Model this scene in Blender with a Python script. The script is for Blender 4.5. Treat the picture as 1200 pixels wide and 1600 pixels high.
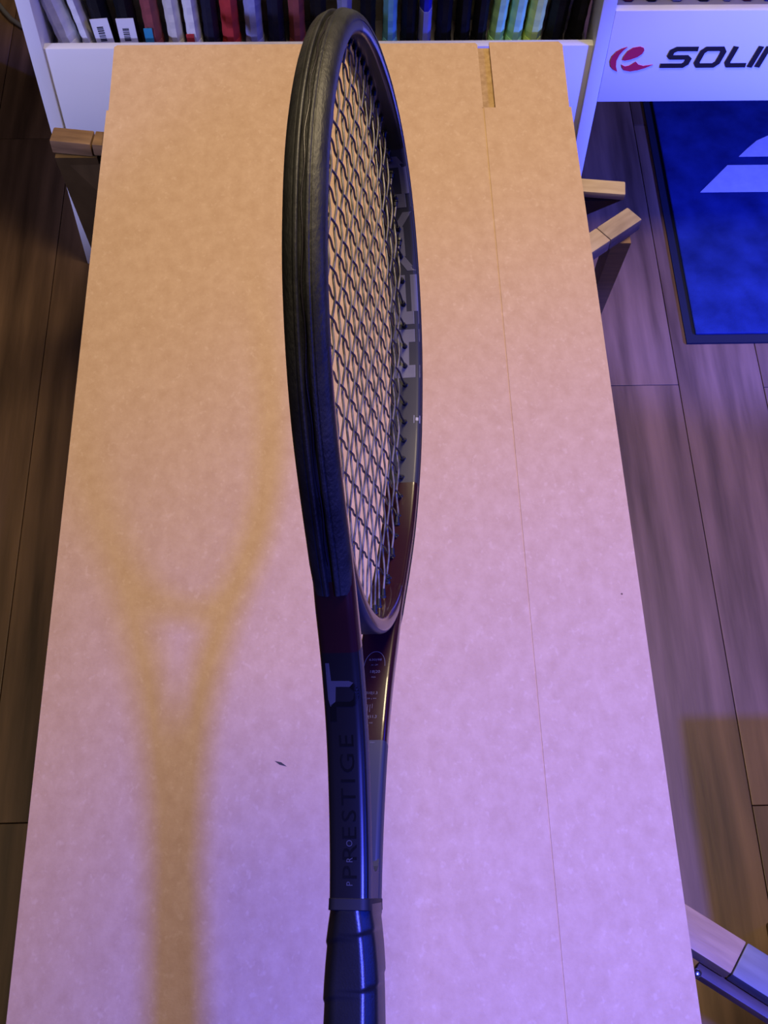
import bpy, bmesh, math, random
from mathutils import Vector, Matrix
from mathutils.geometry import tessellate_polygon
random.seed(7)
for o in list(bpy.data.objects):
    bpy.data.objects.remove(o, do_unlink=True)
scene = bpy.context.scene
COL = scene.collection

# ------------------------------------------------------------------ camera
ROT = Matrix(((0.99945, 0.01698, -0.02866), (-0.02894, 0.86861, -0.49465), (0.01649, 0.49521, 0.86862)))
CAM_H = 1.6
cam_data = bpy.data.cameras.new('camera')
cam_data.sensor_fit = 'HORIZONTAL'
cam_data.sensor_width = 36.0
cam_data.lens = 60.0
cam_data.clip_start = 0.02
cam = bpy.data.objects.new('camera', cam_data)
COL.objects.link(cam)
cam.matrix_world = Matrix.Translation((0, 0, CAM_H)) @ ROT.to_4x4()
scene.camera = cam

# ------------------------------------------------------------------ light and exposure
world = bpy.data.worlds.new('room_light')
scene.world = world
world.use_nodes = True
wbg = world.node_tree.nodes['Background']
wbg.inputs[0].default_value = (0.55, 0.42, 0.40, 1)
wbg.inputs[1].default_value = 0.045
vs = scene.view_settings
vs.view_transform = 'Standard'
vs.look = 'None'
vs.gamma = 1.0
vs.use_curve_mapping = False
vs.exposure = 0.0


def area(name, loc, target, sx, sy, power, color):
    d = bpy.data.lights.new(name, 'AREA')
    d.shape = 'RECTANGLE'
    d.size = sx
    d.size_y = sy
    d.energy = power
    d.color = color
    o = bpy.data.objects.new(name, d)
    COL.objects.link(o)
    o.location = loc
    o.rotation_euler = (Vector(target) - Vector(loc)).to_track_quat('-Z', 'Y').to_euler()
    return o


def spot(name, loc, target, power, color, size, blend, soft):
    d = bpy.data.lights.new(name, 'SPOT')
    d.energy = power
    d.color = color
    d.spot_size = math.radians(size)
    d.spot_blend = blend
    d.shadow_soft_size = soft
    o = bpy.data.objects.new(name, d)
    COL.objects.link(o)
    o.location = loc
    o.rotation_euler = (Vector(target) - Vector(loc)).to_track_quat('-Z', 'Y').to_euler()
    return o


area('warm_ceiling_panel', (0.24, 1.10, 2.05), (0.24, 1.12, 0.0), 0.45, 0.45, 26.5, (1.0, 0.78, 0.46))
area('warm_side_panel', (-1.15, 0.75, 2.4), (-0.5, 1.1, 0.0), 0.8, 0.8, 4.5, (1.0, 0.80, 0.52))
area('blue_wall_strip', (1.75, 0.25, 1.78), (0.0, 0.25, 0.96), 1.5, 0.40, 25, (0.0, 0.035, 1.0))
spot('blue_pendant_spot', (0.33, -0.18, 1.92), (0.42, 0.05, 0.5), 300, (0.07, 0.085, 1.0), 70, 1.0, 0.032)
spot('blue_floor_spot', (1.15, 0.78, 0.55), (0.62, 1.50, 0.15), 130, (0.07, 0.10, 1.0), 62, 0.5, 0.03)
spot('blue_corner_spot', (-1.25, 0.25, 0.95), (-0.36, 1.40, 0.36), 75, (0.42, 0.44, 1.0), 26, 0.6, 0.05)


# ------------------------------------------------------------------ materials
def mat(name, color, rough=0.5, spec=0.5, metal=0.0, coat=0.0, var=0.0, vscale=20.0, bump=0.0, bscale=200.0,
        color2=None, stretch=None, coat_rough=0.05, per_object=0.0, detail=4.0):
    m = bpy.data.materials.new(name)
    m.use_nodes = True
    nt = m.node_tree
    N, Lk = nt.nodes, nt.links
    b = N['Principled BSDF']
    b.inputs['Base Color'].default_value = (*color, 1)
    b.inputs['Roughness'].default_value = rough
    b.inputs['Specular IOR Level'].default_value = spec
    b.inputs['Metallic'].default_value = metal
    b.inputs['Coat Weight'].default_value = coat
    b.inputs['Coat Roughness'].default_value = coat_rough
    tc = N.new('ShaderNodeTexCoord')
    src = tc.outputs['Object']
    if stretch or per_object:
        mp = N.new('ShaderNodeMapping')
        if stretch:
            mp.inputs['Scale'].default_value = stretch
        Lk.new(src, mp.inputs['Vector'])
        if per_object:
            oi = N.new('ShaderNodeObjectInfo')
            mu = N.new('ShaderNodeMath')
            mu.operation = 'MULTIPLY'
            mu.inputs[1].default_value = 37.0
            Lk.new(oi.outputs['Random'], mu.inputs[0])
            cb = N.new('ShaderNodeCombineXYZ')
            for i in range(3):
                Lk.new(mu.outputs[0], cb.inputs[i])
            Lk.new(cb.outputs[0], mp.inputs['Location'])
        src = mp.outputs['Vector']
    if color2 is not None:
        nz = N.new('ShaderNodeTexNoise')
        nz.inputs['Scale'].default_value = vscale
        nz.inputs['Detail'].default_value = detail
        Lk.new(src, nz.inputs['Vector'])
        cr = N.new('ShaderNodeValToRGB')
        cr.color_ramp.elements[0].position = 0.5 - var
        cr.color_ramp.elements[1].position = 0.5 + var
        cr.color_ramp.elements[0].color = (*color, 1)
        cr.color_ramp.elements[1].color = (*color2, 1)
        Lk.new(nz.outputs['Fac'], cr.inputs['Fac'])
        outc = cr.outputs['Color']
        if per_object:
            hs = N.new('ShaderNodeHueSaturation')
            mr = N.new('ShaderNodeMapRange')
            mr.inputs['To Min'].default_value = 1 - per_object
            mr.inputs['To Max'].default_value = 1 + per_object
            Lk.new(oi.outputs['Random'], mr.inputs['Value'])
            Lk.new(mr.outputs[0], hs.inputs['Value'])
            Lk.new(outc, hs.inputs['Color'])
            outc = hs.outputs['Color']
        Lk.new(outc, b.inputs['Base Color'])
    if bump:
        nb = N.new('ShaderNodeTexNoise')
        nb.inputs['Scale'].default_value = bscale
        nb.inputs['Detail'].default_value = 3
        Lk.new(src, nb.inputs['Vector'])
        bp = N.new('ShaderNodeBump')
        bp.inputs['Strength'].default_value = bump
        bp.inputs['Distance'].default_value = 0.001
        Lk.new(nb.outputs['Fac'], bp.inputs['Height'])
        Lk.new(bp.outputs['Normal'], b.inputs['Normal'])
    return m


def cardboard_mat():
    m = mat('cardboard', (0.50, 0.345, 0.20), 0.8, 0.25, bump=0.25, bscale=350)
    nt = m.node_tree
    N, Lk = nt.nodes, nt.links
    b = N['Principled BSDF']
    tc = N.new('ShaderNodeTexCoord')
    # broad mottling, fibre clumps and pale flecks
    n1 = N.new('ShaderNodeTexNoise'); n1.inputs['Scale'].default_value = 80; n1.inputs['Detail'].default_value = 6
    n1.inputs['Roughness'].default_value = 0.65
    mp = N.new('ShaderNodeMapping'); mp.inputs['Scale'].default_value = (1.0, 0.75, 1.0)
    Lk.new(tc.outputs['Object'], mp.inputs['Vector']); Lk.new(mp.outputs['Vector'], n1.inputs['Vector'])
    c1 = N.new('ShaderNodeValToRGB')
    c1.color_ramp.elements[0].position = 0.30; c1.color_ramp.elements[1].position = 0.72
    c1.color_ramp.elements[0].color = (0.475, 0.315, 0.178, 1); c1.color_ramp.elements[1].color = (0.555, 0.385, 0.232, 1)
    Lk.new(n1.outputs['Fac'], c1.inputs['Fac'])
    n2 = N.new('ShaderNodeTexNoise'); n2.inputs['Scale'].default_value = 190; n2.inputs['Detail'].default_value = 5
    Lk.new(mp.outputs['Vector'], n2.inputs['Vector'])
    c2 = N.new('ShaderNodeValToRGB')
    c2.color_ramp.elements[0].position = 0.60; c2.color_ramp.elements[1].position = 0.72
    c2.color_ramp.elements[0].color = (0, 0, 0, 1); c2.color_ramp.elements[1].color = (1, 1, 1, 1)
    Lk.new(n2.outputs['Fac'], c2.inputs['Fac'])
    mx = N.new('ShaderNodeMixRGB'); mx.inputs[2].default_value = (0.66, 0.49, 0.33, 1)
    ml = N.new('ShaderNodeMath'); ml.operation = 'MULTIPLY'; ml.inputs[1].default_value = 0.30
    Lk.new(c2.outputs[0], ml.inputs[0]); Lk.new(ml.outputs[0], mx.inputs[0]); Lk.new(c1.outputs[0], mx.inputs[1])
    n3 = N.new('ShaderNodeTexVoronoi'); n3.inputs['Scale'].default_value = 42
    Lk.new(tc.outputs['Object'], n3.inputs['Vector'])
    c3 = N.new('ShaderNodeValToRGB')
    c3.color_ramp.elements[0].position = 0.035; c3.color_ramp.elements[1].position = 0.05
    c3.color_ramp.elements[0].color = (1, 1, 1, 1); c3.color_ramp.elements[1].color = (0, 0, 0, 1)
    Lk.new(n3.outputs['Distance'], c3.inputs['Fac'])
    n4 = N.new('ShaderNodeSeparateColor'); Lk.new(n3.outputs['Color'], n4.inputs[0])
    gt = N.new('ShaderNodeMath'); gt.operation = 'GREATER_THAN'; gt.inputs[1].default_value = 0.97
    Lk.new(n4.outputs[0], gt.inputs[0])
    m3 = N.new('ShaderNodeMath'); m3.operation = 'MULTIPLY'
    Lk.new(gt.outputs[0], m3.inputs[0]); Lk.new(c3.outputs[0], m3.inputs[1])
    mx2 = N.new('ShaderNodeMixRGB'); mx2.inputs[2].default_value = (0.14, 0.08, 0.05, 1)
    Lk.new(m3.outputs[0], mx2.inputs[0]); Lk.new(mx.outputs[0], mx2.inputs[1])
    Lk.new(mx2.outputs[0], b.inputs['Base Color'])
    return m


M = {}
M['card'] = cardboard_mat()
M['card_edge'] = mat('cardboard_edge', (0.36, 0.23, 0.11), 0.85, 0.2, color2=(0.46, 0.31, 0.16), var=0.15, vscale=160)
M['ink'] = mat('dark_smudge', (0.02, 0.015, 0.02), 0.7)
M['plank'] = mat('walnut_plank', (0.060, 0.033, 0.021), 0.45, 0.4, color2=(0.215, 0.125, 0.080), var=0.20, vscale=3.4,
                 stretch=(10.0, 0.8, 1.0), per_object=0.22, bump=0.12, bscale=24, detail=7)
M['subfloor'] = mat('floor_joint', (0.025, 0.015, 0.010), 0.9)
M['white'] = mat('white_laminate', (0.80, 0.80, 0.80), 0.38, 0.4, color2=(0.84, 0.84, 0.84), var=0.2, vscale=3)
M['cream'] = mat('cream_board', (0.70, 0.66, 0.52), 0.6)
M['tray'] = mat('tray_board', (0.30, 0.28, 0.34), 0.6)
M['mat_blue'] = mat('blue_carpet', (0.006, 0.013, 0.075), 0.95, 0.05, color2=(0.020, 0.042, 0.21), var=0.30, vscale=22,
                    bump=0.7, bscale=500, detail=8)
M['mat_border'] = mat('rubber_border', (0.012, 0.014, 0.03), 0.8, 0.2)
M['mat_print'] = mat('pale_carpet_print', (0.55, 0.56, 0.66), 0.9, 0.1, color2=(0.64, 0.65, 0.72), var=0.2, vscale=60)
M['oak'] = mat('pale_oak', (0.34, 0.24, 0.135), 0.5, 0.4, color2=(0.52, 0.40, 0.25), var=0.28, vscale=7,
               stretch=(3.0, 22.0, 22.0), bump=0.1, bscale=40, detail=6)
M['brown_wood'] = mat('brown_wood', (0.10, 0.055, 0.024), 0.5, 0.4, color2=(0.26, 0.15, 0.065), var=0.28, vscale=6,
                      stretch=(3.0, 20.0, 20.0), bump=0.1, bscale=40, detail=6)
M['dark_wood'] = mat('dark_stained_wood', (0.030, 0.016, 0.010), 0.55, 0.35, color2=(0.075, 0.042, 0.022), var=0.3, vscale=8,
                     stretch=(6.0, 6.0, 1.0), detail=6)
M['steel'] = mat('steel', (0.7, 0.72, 0.75), 0.25, 0.5, metal=1.0)
M['rubber'] = mat('black_rubber', (0.007, 0.007, 0.008), 0.6, 0.3)
# racket
M['bumper'] = mat('scuffed_bumper', (0.006, 0.006, 0.007), 0.50, 0.35, color2=(0.026, 0.026, 0.027), var=0.2, vscale=95,
                  stretch=(1.0, 0.35, 1.0), bump=0.35, bscale=700, detail=8)
M['charcoal'] = mat('charcoal_paint', (0.030, 0.031, 0.034), 0.48, 0.25, coat=0.08, coat_rough=0.2)
M['maroon'] = mat('maroon_gloss_paint', (0.020, 0.0028, 0.006), 0.28, 0.4, coat=0.45, coat_rough=0.05)
M['blackpaint'] = mat('black_satin_paint', (0.0055, 0.0052, 0.007), 0.30, 0.5, coat=0.3, coat_rough=0.10)
M['letter_grey'] = mat('light_grey_print', (0.13, 0.13, 0.15), 0.4, 0.5)
M['print_black'] = mat('gloss_black_print', (0.0015, 0.0015, 0.002), 0.3, 0.5)
M['print_dim'] = mat('dim_grey_print', (0.05, 0.05, 0.058), 0.35, 0.5)
M['print_pale'] = mat('pale_print', (0.22, 0.22, 0.23), 0.4, 0.5)
M['main_string'] = mat('silver_grey_string', (0.06, 0.054, 0.043), 0.30, 0.6, color2=(0.20, 0.18, 0.14), var=0.1, vscale=240,
                       stretch=(1.0, 0.5, 1.0))
M['cross_string'] = mat('black_string', (0.016, 0.013, 0.022), 0.35, 0.5)
M['grommet'] = mat('black_nylon', (0.008, 0.008, 0.011), 0.32, 0.5)
M['grip'] = mat('black_grip', (0.0055, 0.0055, 0.006), 0.34, 0.5, color2=(0.009, 0.009, 0.010), var=0.2, vscale=60, bump=0.07,
                bscale=900)


# ------------------------------------------------------------------ mesh helpers
def finish(name, bm, m, parent=None, smooth=None, mats=None):
    me = bpy.data.meshes.new(name)
    bmesh.ops.recalc_face_normals(bm, faces=bm.faces)
    bm.to_mesh(me)
    bm.free()
    for x in (mats or [m]):
        me.materials.append(M[x] if isinstance(x, str) else x)
    if smooth is not None:
        for p in me.polygons:
            p.use_smooth = True
        me.set_sharp_from_angle(angle=math.radians(smooth))
    o = bpy.data.objects.new(name, me)
    COL.objects.link(o)
    if parent:
        o.parent = parent
    return o


def box(bm, x0, x1, y0, y1, z0, z1, bev=0.0, mat_=None):
    mt = mat_ or Matrix.Identity(4)
    t = bmesh.new()
    bmesh.ops.create_cube(t, size=1)
    for v in t.verts:
        v.co = Vector(((x0 + x1) / 2 + v.co.x * (x1 - x0), (y0 + y1) / 2 + v.co.y * (y1 - y0), (z0 + z1) / 2 + v.co.z * (z1 - z0)))
    if bev:
        bmesh.ops.bevel(t, geom=t.edges[:], offset=bev, segments=2, affect='EDGES', profile=0.6)
    bmesh.ops.transform(t, matrix=mt, verts=t.verts)
    merge(bm, t)


def merge(bm, t):
    me = bpy.data.meshes.new('tmp')
    t.to_mesh(me)
    t.free()
    bm.from_mesh(me)
    bpy.data.meshes.remove(me)


def loft(bm, rings, cap=True, closed=False, matidx=None):
    vr = [[bm.verts.new(p) for p in r] for r in rings]
    n = len(vr[0])
    m = len(vr)
    for i in range(m if closed else m - 1):
        a, b = vr[i], vr[(i + 1) % m]
        for j in range(n):
            f = bm.faces.new((a[j], a[(j + 1) % n], b[(j + 1) % n], b[j]))
            if matidx:
                f.material_index = matidx(i, j)
    if cap and not closed:
        f0 = bm.faces.new(vr[0][::-1])
        f1 = bm.faces.new(vr[-1])
        if matidx:
            f0.material_index = matidx(0, 0)
            f1.material_index = matidx(m - 2, 0)
    return vr


def tube(bm, pts, r, n=8, cap=True):
    pts = [Vector(p) for p in pts]
    rings = []
    up = Vector((0, 0, 1))
    for i, p in enumerate(pts):
        t = (pts[min(i + 1, len(pts) - 1)] - pts[max(i - 1, 0)]).normalized()
        s = t.cross(up)
        if s.length < 1e-3:
            s = t.cross(Vector((1, 0, 0)))
        s.normalize()
        u = s.cross(t)
        rr = r[i] if isinstance(r, (list, tuple)) else r
        rings.append([p + (s * math.cos(2 * math.pi * k / n) + u * math.sin(2 * math.pi * k / n)) * rr for k in range(n)])
    loft(bm, rings, cap)


def prism(bm, poly, to3d, h0, h1):
    """extrude a 2D polygon; to3d(a, b, h) -> point"""
    lo = [bm.verts.new(to3d(a, b, h0)) for a, b in poly]
    hi = [bm.verts.new(to3d(a, b, h1)) for a, b in poly]
    n = len(poly)
    for tri in tessellate_polygon([[Vector((a, b, 0)) for a, b in poly]]):
        bm.faces.new([hi[k] for k in tri])
        bm.faces.new([lo[k] for k in tri[::-1]])
    for i in range(n):
        bm.faces.new((lo[i], lo[(i + 1) % n], hi[(i + 1) % n], hi[i]))


def stroke_polys(pts, w, closed=False):
    """quads along a polyline with mitred joints"""
    P = [Vector(p) for p in pts]
    n = len(P)
    L_, R_ = [], []
    for i in range(n):
        a = P[(i - 1) % n] if (closed or i > 0) else None
        b = P[(i + 1) % n] if (closed or i < n - 1) else None
        d1 = (P[i] - a).normalized() if a is not None else None
        d2 = (b - P[i]).normalized() if b is not None else None
        d = (d1 + d2).normalized() if d1 and d2 else (d1 or d2)
        nn = Vector((-d.y, d.x))
        k = 1.0
        if d1 and d2:
            k = 1 / max(0.5, nn.dot(Vector((-d1.y, d1.x))))
        L_.append(P[i] + nn * w / 2 * k)
        R_.append(P[i] - nn * w / 2 * k)
    out = []
    for i in range(n if closed else n - 1):
        j = (i + 1) % n
        out.append([tuple(R_[i]), tuple(R_[j]), tuple(L_[j]), tuple(L_[i])])
    return out


def text_polys(body, size, spacing=1.0):
    """flat triangles of a line of text in the built-in font: list of (verts2d), width"""
    cu = bpy.data.curves.new('txt', 'FONT')
    cu.body = body
    cu.size = size
    cu.space_character = spacing
    cu.resolution_u = 3
    ob = bpy.data.objects.new('txt', cu)
    COL.objects.link(ob)
    dg = bpy.context.evaluated_depsgraph_get()
    me = ob.evaluated_get(dg).to_mesh()
    vs_ = [(v.co.x, v.co.y) for v in me.vertices]
    polys = [[vs_[i] for i in p.vertices] for p in me.polygons]
    ob.evaluated_get(dg).to_mesh_clear()
    bpy.data.objects.remove(ob, do_unlink=True)
    bpy.data.curves.remove(cu)
    xs = [p[0] for q in polys for p in q]
    ys = [p[1] for q in polys for p in q]
    x0, x1, y0, y1 = min(xs), max(xs), min(ys), max(ys)
    return [[(a - x0, b - y0) for a, b in q] for q in polys], x1 - x0, y1 - y0


def flat(bm, polys, to3d):
    for q in polys:
        try:
            bm.faces.new([bm.verts.new(to3d(a, b)) for a, b in q])
        except ValueError:
            pass


def empty(name, loc, label=None, cat=None, group=None, rz=0.0):
    o = bpy.data.objects.new(name, None)
    o.empty_display_size = 0.05
    COL.objects.link(o)
    o.location = loc
    o.rotation_euler = (0, 0, rz)
    tag(o, label, cat, group)
    return o


def tag(o, label=None, cat=None, group=None, kind=None):
    if label:
        o['label'] = label
    if cat:
        o['category'] = cat
    if group:
        o['group'] = group
    if kind:
        o['kind'] = kind
    return o


# ------------------------------------------------------------------ floor of wooden planks
bm = bmesh.new()
box(bm, -1.6, 1.75, -0.6, 2.75, -0.03, -0.0065)
floor = tag(finish('floor', bm, 'subfloor'), 'dark brown wood plank shop floor', None, None, 'structure')
edges = [-0.463 - 0.13 * k for k in range(8, 0, -1)] + [-0.463 + 0.1391 * k for k in range(7)] + [0.511 + 0.13 * k for k in range(9)]
JOINT = {-0.593: 1.66, 0.3716: 1.127, 0.511: 0.47, 0.641: 1.12, -0.723: 1.05, 0.771: 0.62, -0.463: 0.47}
PL = 1.21
for i in range(len(edges) - 1):
    x0, x1 = edges[i], edges[i + 1]
    j = None
    for k, v in JOINT.items():
        if abs(k - x0) < 0.01:
            j = v
    if j is None:
        j = random.uniform(0.2, 1.3)
    y = j - PL * 2
    while y < 2.7:
        a, b = max(y, -0.55), min(y + PL, 2.7)
        if b - a > 0.06:
            bm = bmesh.new()
            g = 0.0006
            hx, hy = (x1 - x0) / 2 - g, (b - a) / 2 - g
            box(bm, -hx, hx, -hy, hy, -0.006, 0.0, 0.0007)
            o = finish('plank', bm, 'plank', floor)
            o.location = ((x0 + x1) / 2, (a + b) / 2, 0)
        y += PL

# ------------------------------------------------------------------ wall behind the rack (dark, out of reach of the lamps)
bm = bmesh.new()
box(bm, -1.6, 1.75, 2.75, 2.80, 0.0, 2.7)
M['wall'] = mat('dark_wall_paint', (0.05, 0.045, 0.06), 0.8)
tag(finish('wall_back', bm, 'wall'), 'dark painted shop wall behind the rack', None, None, 'structure')

# ------------------------------------------------------------------ white display rack
YF = 1.38
rack = empty('display_rack', (0, YF, 0), 'white laminate racket display rack with printed front panel standing behind the carton', 'rack')


def rpart(name, x0, x1, y0, y1, z0, z1, m='white', bev=0.0015):
    b = bmesh.new()
    box(b, x0, x1, y0, y1, z0, z1, bev)
    o = finish(name, b, m, rack, 40)
    o.location = (0, -YF, 0)
    return o


rpart('side_panel', -0.411, -0.392, YF, YF + 0.34, 0.0, 1.25)
rpart('post', 0.341, 0.3595, YF - 0.002, YF + 0.06, 0.0, 1.25)
rpart('rear_post', 0.341, 0.3595, YF + 0.30, YF + 0.34, 0.0, 1.25)
rpart('front_panel', -0.392, 0.341, YF + 0.004, YF + 0.016, 0.262, 0.424)
rpart('tray_board', -0.392, 0.341, YF + 0.016, YF + 0.10, 0.372, 0.388, 'tray')
rpart('back_rail', -0.392, 0.341, YF + 0.10, YF + 0.112, 0.372, 0.62, 'cream')
rpart('sign_panel', 0.3595, 1.30, YF - 0.002, YF + 0.010, 0.331, 0.484)
rpart('tray_board', 0.3595, 1.30, YF + 0.010, YF + 0.10, 0.452, 0.468, 'tray')
rpart('back_rail', 0.3595, 1.30, YF + 0.10, YF + 0.112, 0.452, 0.68, 'cream')
rpart('side_panel', 1.30, 1.319, YF, YF + 0.34, 0.0, 1.25)
rpart('top_rail', -0.392, 0.341, YF + 0.10, YF + 0.13, 0.74, 0.78)
rpart('top_rail', 0.3595, 1.30, YF + 0.10, YF + 0.13, 0.80, 0.84)
# lettering and emblem on the sign panel
YS = YF - 0.002


def on_sign(a, b, h):
    return (a, YS - h - YF, b)


M['sign_red'] = mat('sign_red', (0.55, 0.015, 0.06), 0.45)
M['sign_black'] = mat('sign_black', (0.012, 0.012, 0.016), 0.4)
EMB = [
    [(0.3851, 0.4265), (0.3783, 0.4237), (0.3715, 0.4187), (0.3665, 0.4101), (0.3655, 0.402), (0.3679, 0.3939), (0.3728, 0.3882), (0.3784, 0.3852), (0.3753, 0.3938), (0.3741, 0.4036), (0.3763, 0.4132), (0.3802, 0.4206)],
    [(0.3818, 0.4045), (0.3831, 0.4116), (0.3869, 0.4195), (0.3936, 0.4252), (0.4023, 0.427), (0.4074, 0.4248), (0.4089, 0.421), (0.4071, 0.4152), (0.4017, 0.4098), (0.3933, 0.4057), (0.3858, 0.4038)],
    [(0.3821, 0.397), (0.3877, 0.3937), (0.3939, 0.3953), (0.4011, 0.4017), (0.4054, 0.3968), (0.4125, 0.3945), (0.4252, 0.3966), (0.4157, 0.3911), (0.4059, 0.3873), (0.3957, 0.3854), (0.3875, 0.3871), (0.3841, 0.3914)]]
bm = bmesh.new()
for poly in EMB:
    prism(bm, poly[::-1], on_sign, 0.0002, 0.001)
finish('emblem', bm, 'sign_red', rack)['label'] = 'red three-piece swirl emblem'
SW_ = 0.0072
zt, zb = 0.4225, 0.3945
zm = (zt + zb) / 2


def slant(pts):
    return [(x + (z - zm) * 0.22, z) for x, z in pts]


LET = [
    ([(0.4785, zt), (0.4500, zt), (0.4448, zt - 0.004), (0.4448, zm + 0.003), (0.4480, zm), (0.4690, zm), (0.4728, zm - 0.003), (0.4728, zb + 0.004), (0.4690, zb), (0.4385, zb)], False),
    ([(0.4905, zt), (0.5110, zt), (0.5150, zt - 0.005), (0.5150, zb + 0.005), (0.5110, zb), (0.4905, zb), (0.4865, zb + 0.005), (0.4865, zt - 0.005)], True),
    ([(0.5285, zt + 0.0035), (0.5285, zb + 0.005), (0.5320, zb), (0.5560, zb)], False),
    ([(0.5625, zt + 0.0035), (0.5625, zb - 0.0035)], False),
    ([(0.5730, zb - 0.0035), (0.5730, zt), (0.5945, zt), (0.5985, zt - 0.005), (0.5985, zb - 0.0035)], False),
    ([(0.6370, zt), (0.6125, zt), (0.6085, zt - 0.005), (0.6085, zb + 0.005), (0.6125, zb), (0.6370, zb)], False),
    ([(0.6500, zt), (0.6705, zt), (0.6745, zt - 0.005), (0.6745, zb + 0.005), (0.6705, zb), (0.6500, zb), (0.6460, zb + 0.005), (0.6460, zt - 0.005)], True)]
for pts, cl in LET:
    bm = bmesh.new()
    for q in stroke_polys(slant(pts), SW_, cl):
        prism(bm, q, on_sign, 0.0002, 0.001)
    finish('letter', bm, 'sign_black', rack)

# ------------------------------------------------------------------ rackets standing in the rack
GRIP_RINGS = [(0.0, 1.16), (0.010, 1.16), (0.014, 1.02), (0.17, 1.0), (0.178, 0.88)]


def octagon(wx, wy, z, ch=0.32):
    p = [(wx, wy * (1 - 2 * ch) * 1.0), (wx * (1 - 2 * ch), wy), (-wx * (1 - 2 * ch), wy), (-wx, wy * (1 - 2 * ch)),
         (-wx, -wy * (1 - 2 * ch)), (-wx * (1 - 2 * ch), -wy), (wx * (1 - 2 * ch), -wy), (wx, -wy * (1 - 2 * ch))]
    return [Vector((a, b, z)) for a, b in p]


def hoop_mesh():
    b = bmesh.new()
    def ring_sec(c, nrm, hw=0.0105, ht=0.0055):
        return [c + Vector((sx * hw, 0, 0)) + nrm * (sn * ht) for sx, sn in ((1, .4), (.5, 1), (-.5, 1), (-1, .4), (-1, -.4), (-.5, -1), (.5, -1), (1, -.4))]
    rings = []
    n = 36
    for k in range(n):
        a = 2 * math.pi * k / n
        c = Vector((0, 0.122 * math.cos(a), 0.512 + 0.163 * math.sin(a)))
        nr = Vector((0, math.cos(a) / 0.122, math.sin(a) / 0.163)).normalized()
        rings.append(ring_sec(c, nr))
    loft(b, rings, closed=True)
    for s in (-1, 1):
        pts = [(0.012, 0.172), (0.017, 0.23), (0.034, 0.29), (0.060, 0.345), (0.088, 0.402)]
        rs = []
        for y, z in pts:
            rs.append(ring_sec(Vector((0, s * y, z)), Vector((0, s, 0)), 0.0102, 0.006))
        loft(b, rs)
    return b


def strings_mesh():
    b = bmesh.new()
    def bar(p, q):
        tube(b, [p, q], 0.0007, 3, False)
    for k in range(-7, 8):
        y = k * 0.0152
        h = 0.158 * math.sqrt(max(0, 1 - (y / 0.118) ** 2))
        bar((0.0006, y, 0.512 - h), (0.0006, y, 0.512 + h))
    for k in range(-9, 10):
        z = k * 0.0162
        h = 0.117 * math.sqrt(max(0, 1 - (z / 0.159) ** 2))
        bar((-0.0006, -h, 0.512 + z), (-0.0006, h, 0.512 + z))
    return b


tmp = finish('tmp_frame', hoop_mesh(), 'rubber', None, 40)
FRAME_ME = tmp.data
bpy.data.objects.remove(tmp)
tmp = finish('tmp_strings', strings_mesh(), 'rubber')
STR_ME = tmp.data
bpy.data.objects.remove(tmp)

HUES = {
    'white': (0.82, 0.82, 0.80), 'ivory': (0.72, 0.70, 0.62), 'black': (0.006, 0.006, 0.008), 'navy': (0.012, 0.012, 0.030), 'rose': (0.30, 0.075, 0.075),
    'red': (0.52, 0.045, 0.045), 'lavender': (0.32, 0.34, 0.62), 'sky': (0.22, 0.62, 0.78), 'royal': (0.03, 0.04, 0.60),
    'mint': (0.50, 0.95, 0.45), 'lime': (0.75, 0.95, 0.22), 'maroon': (0.16, 0.02, 0.05)}
HM = {}
for k, c in HUES.items():
    HM[k] = mat('grip_' + k, c, 0.6, 0.25, color2=tuple(x * 0.86 for x in c), var=0.2, vscale=70, bump=0.2, bscale=300)
    HM['f' + k] = mat('frame_' + k, tuple(x * 0.8 for x in c), 0.3, 0.5, coat=0.4)
M['tagwhite'] = mat('tag_white', (0.80, 0.80, 0.82), 0.5)
M['teal'] = mat('teal_sticker', (0.03, 0.28, 0.45), 0.5)
M['ropes'] = mat('grey_strings', (0.25, 0.25, 0.27), 0.5)


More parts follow.
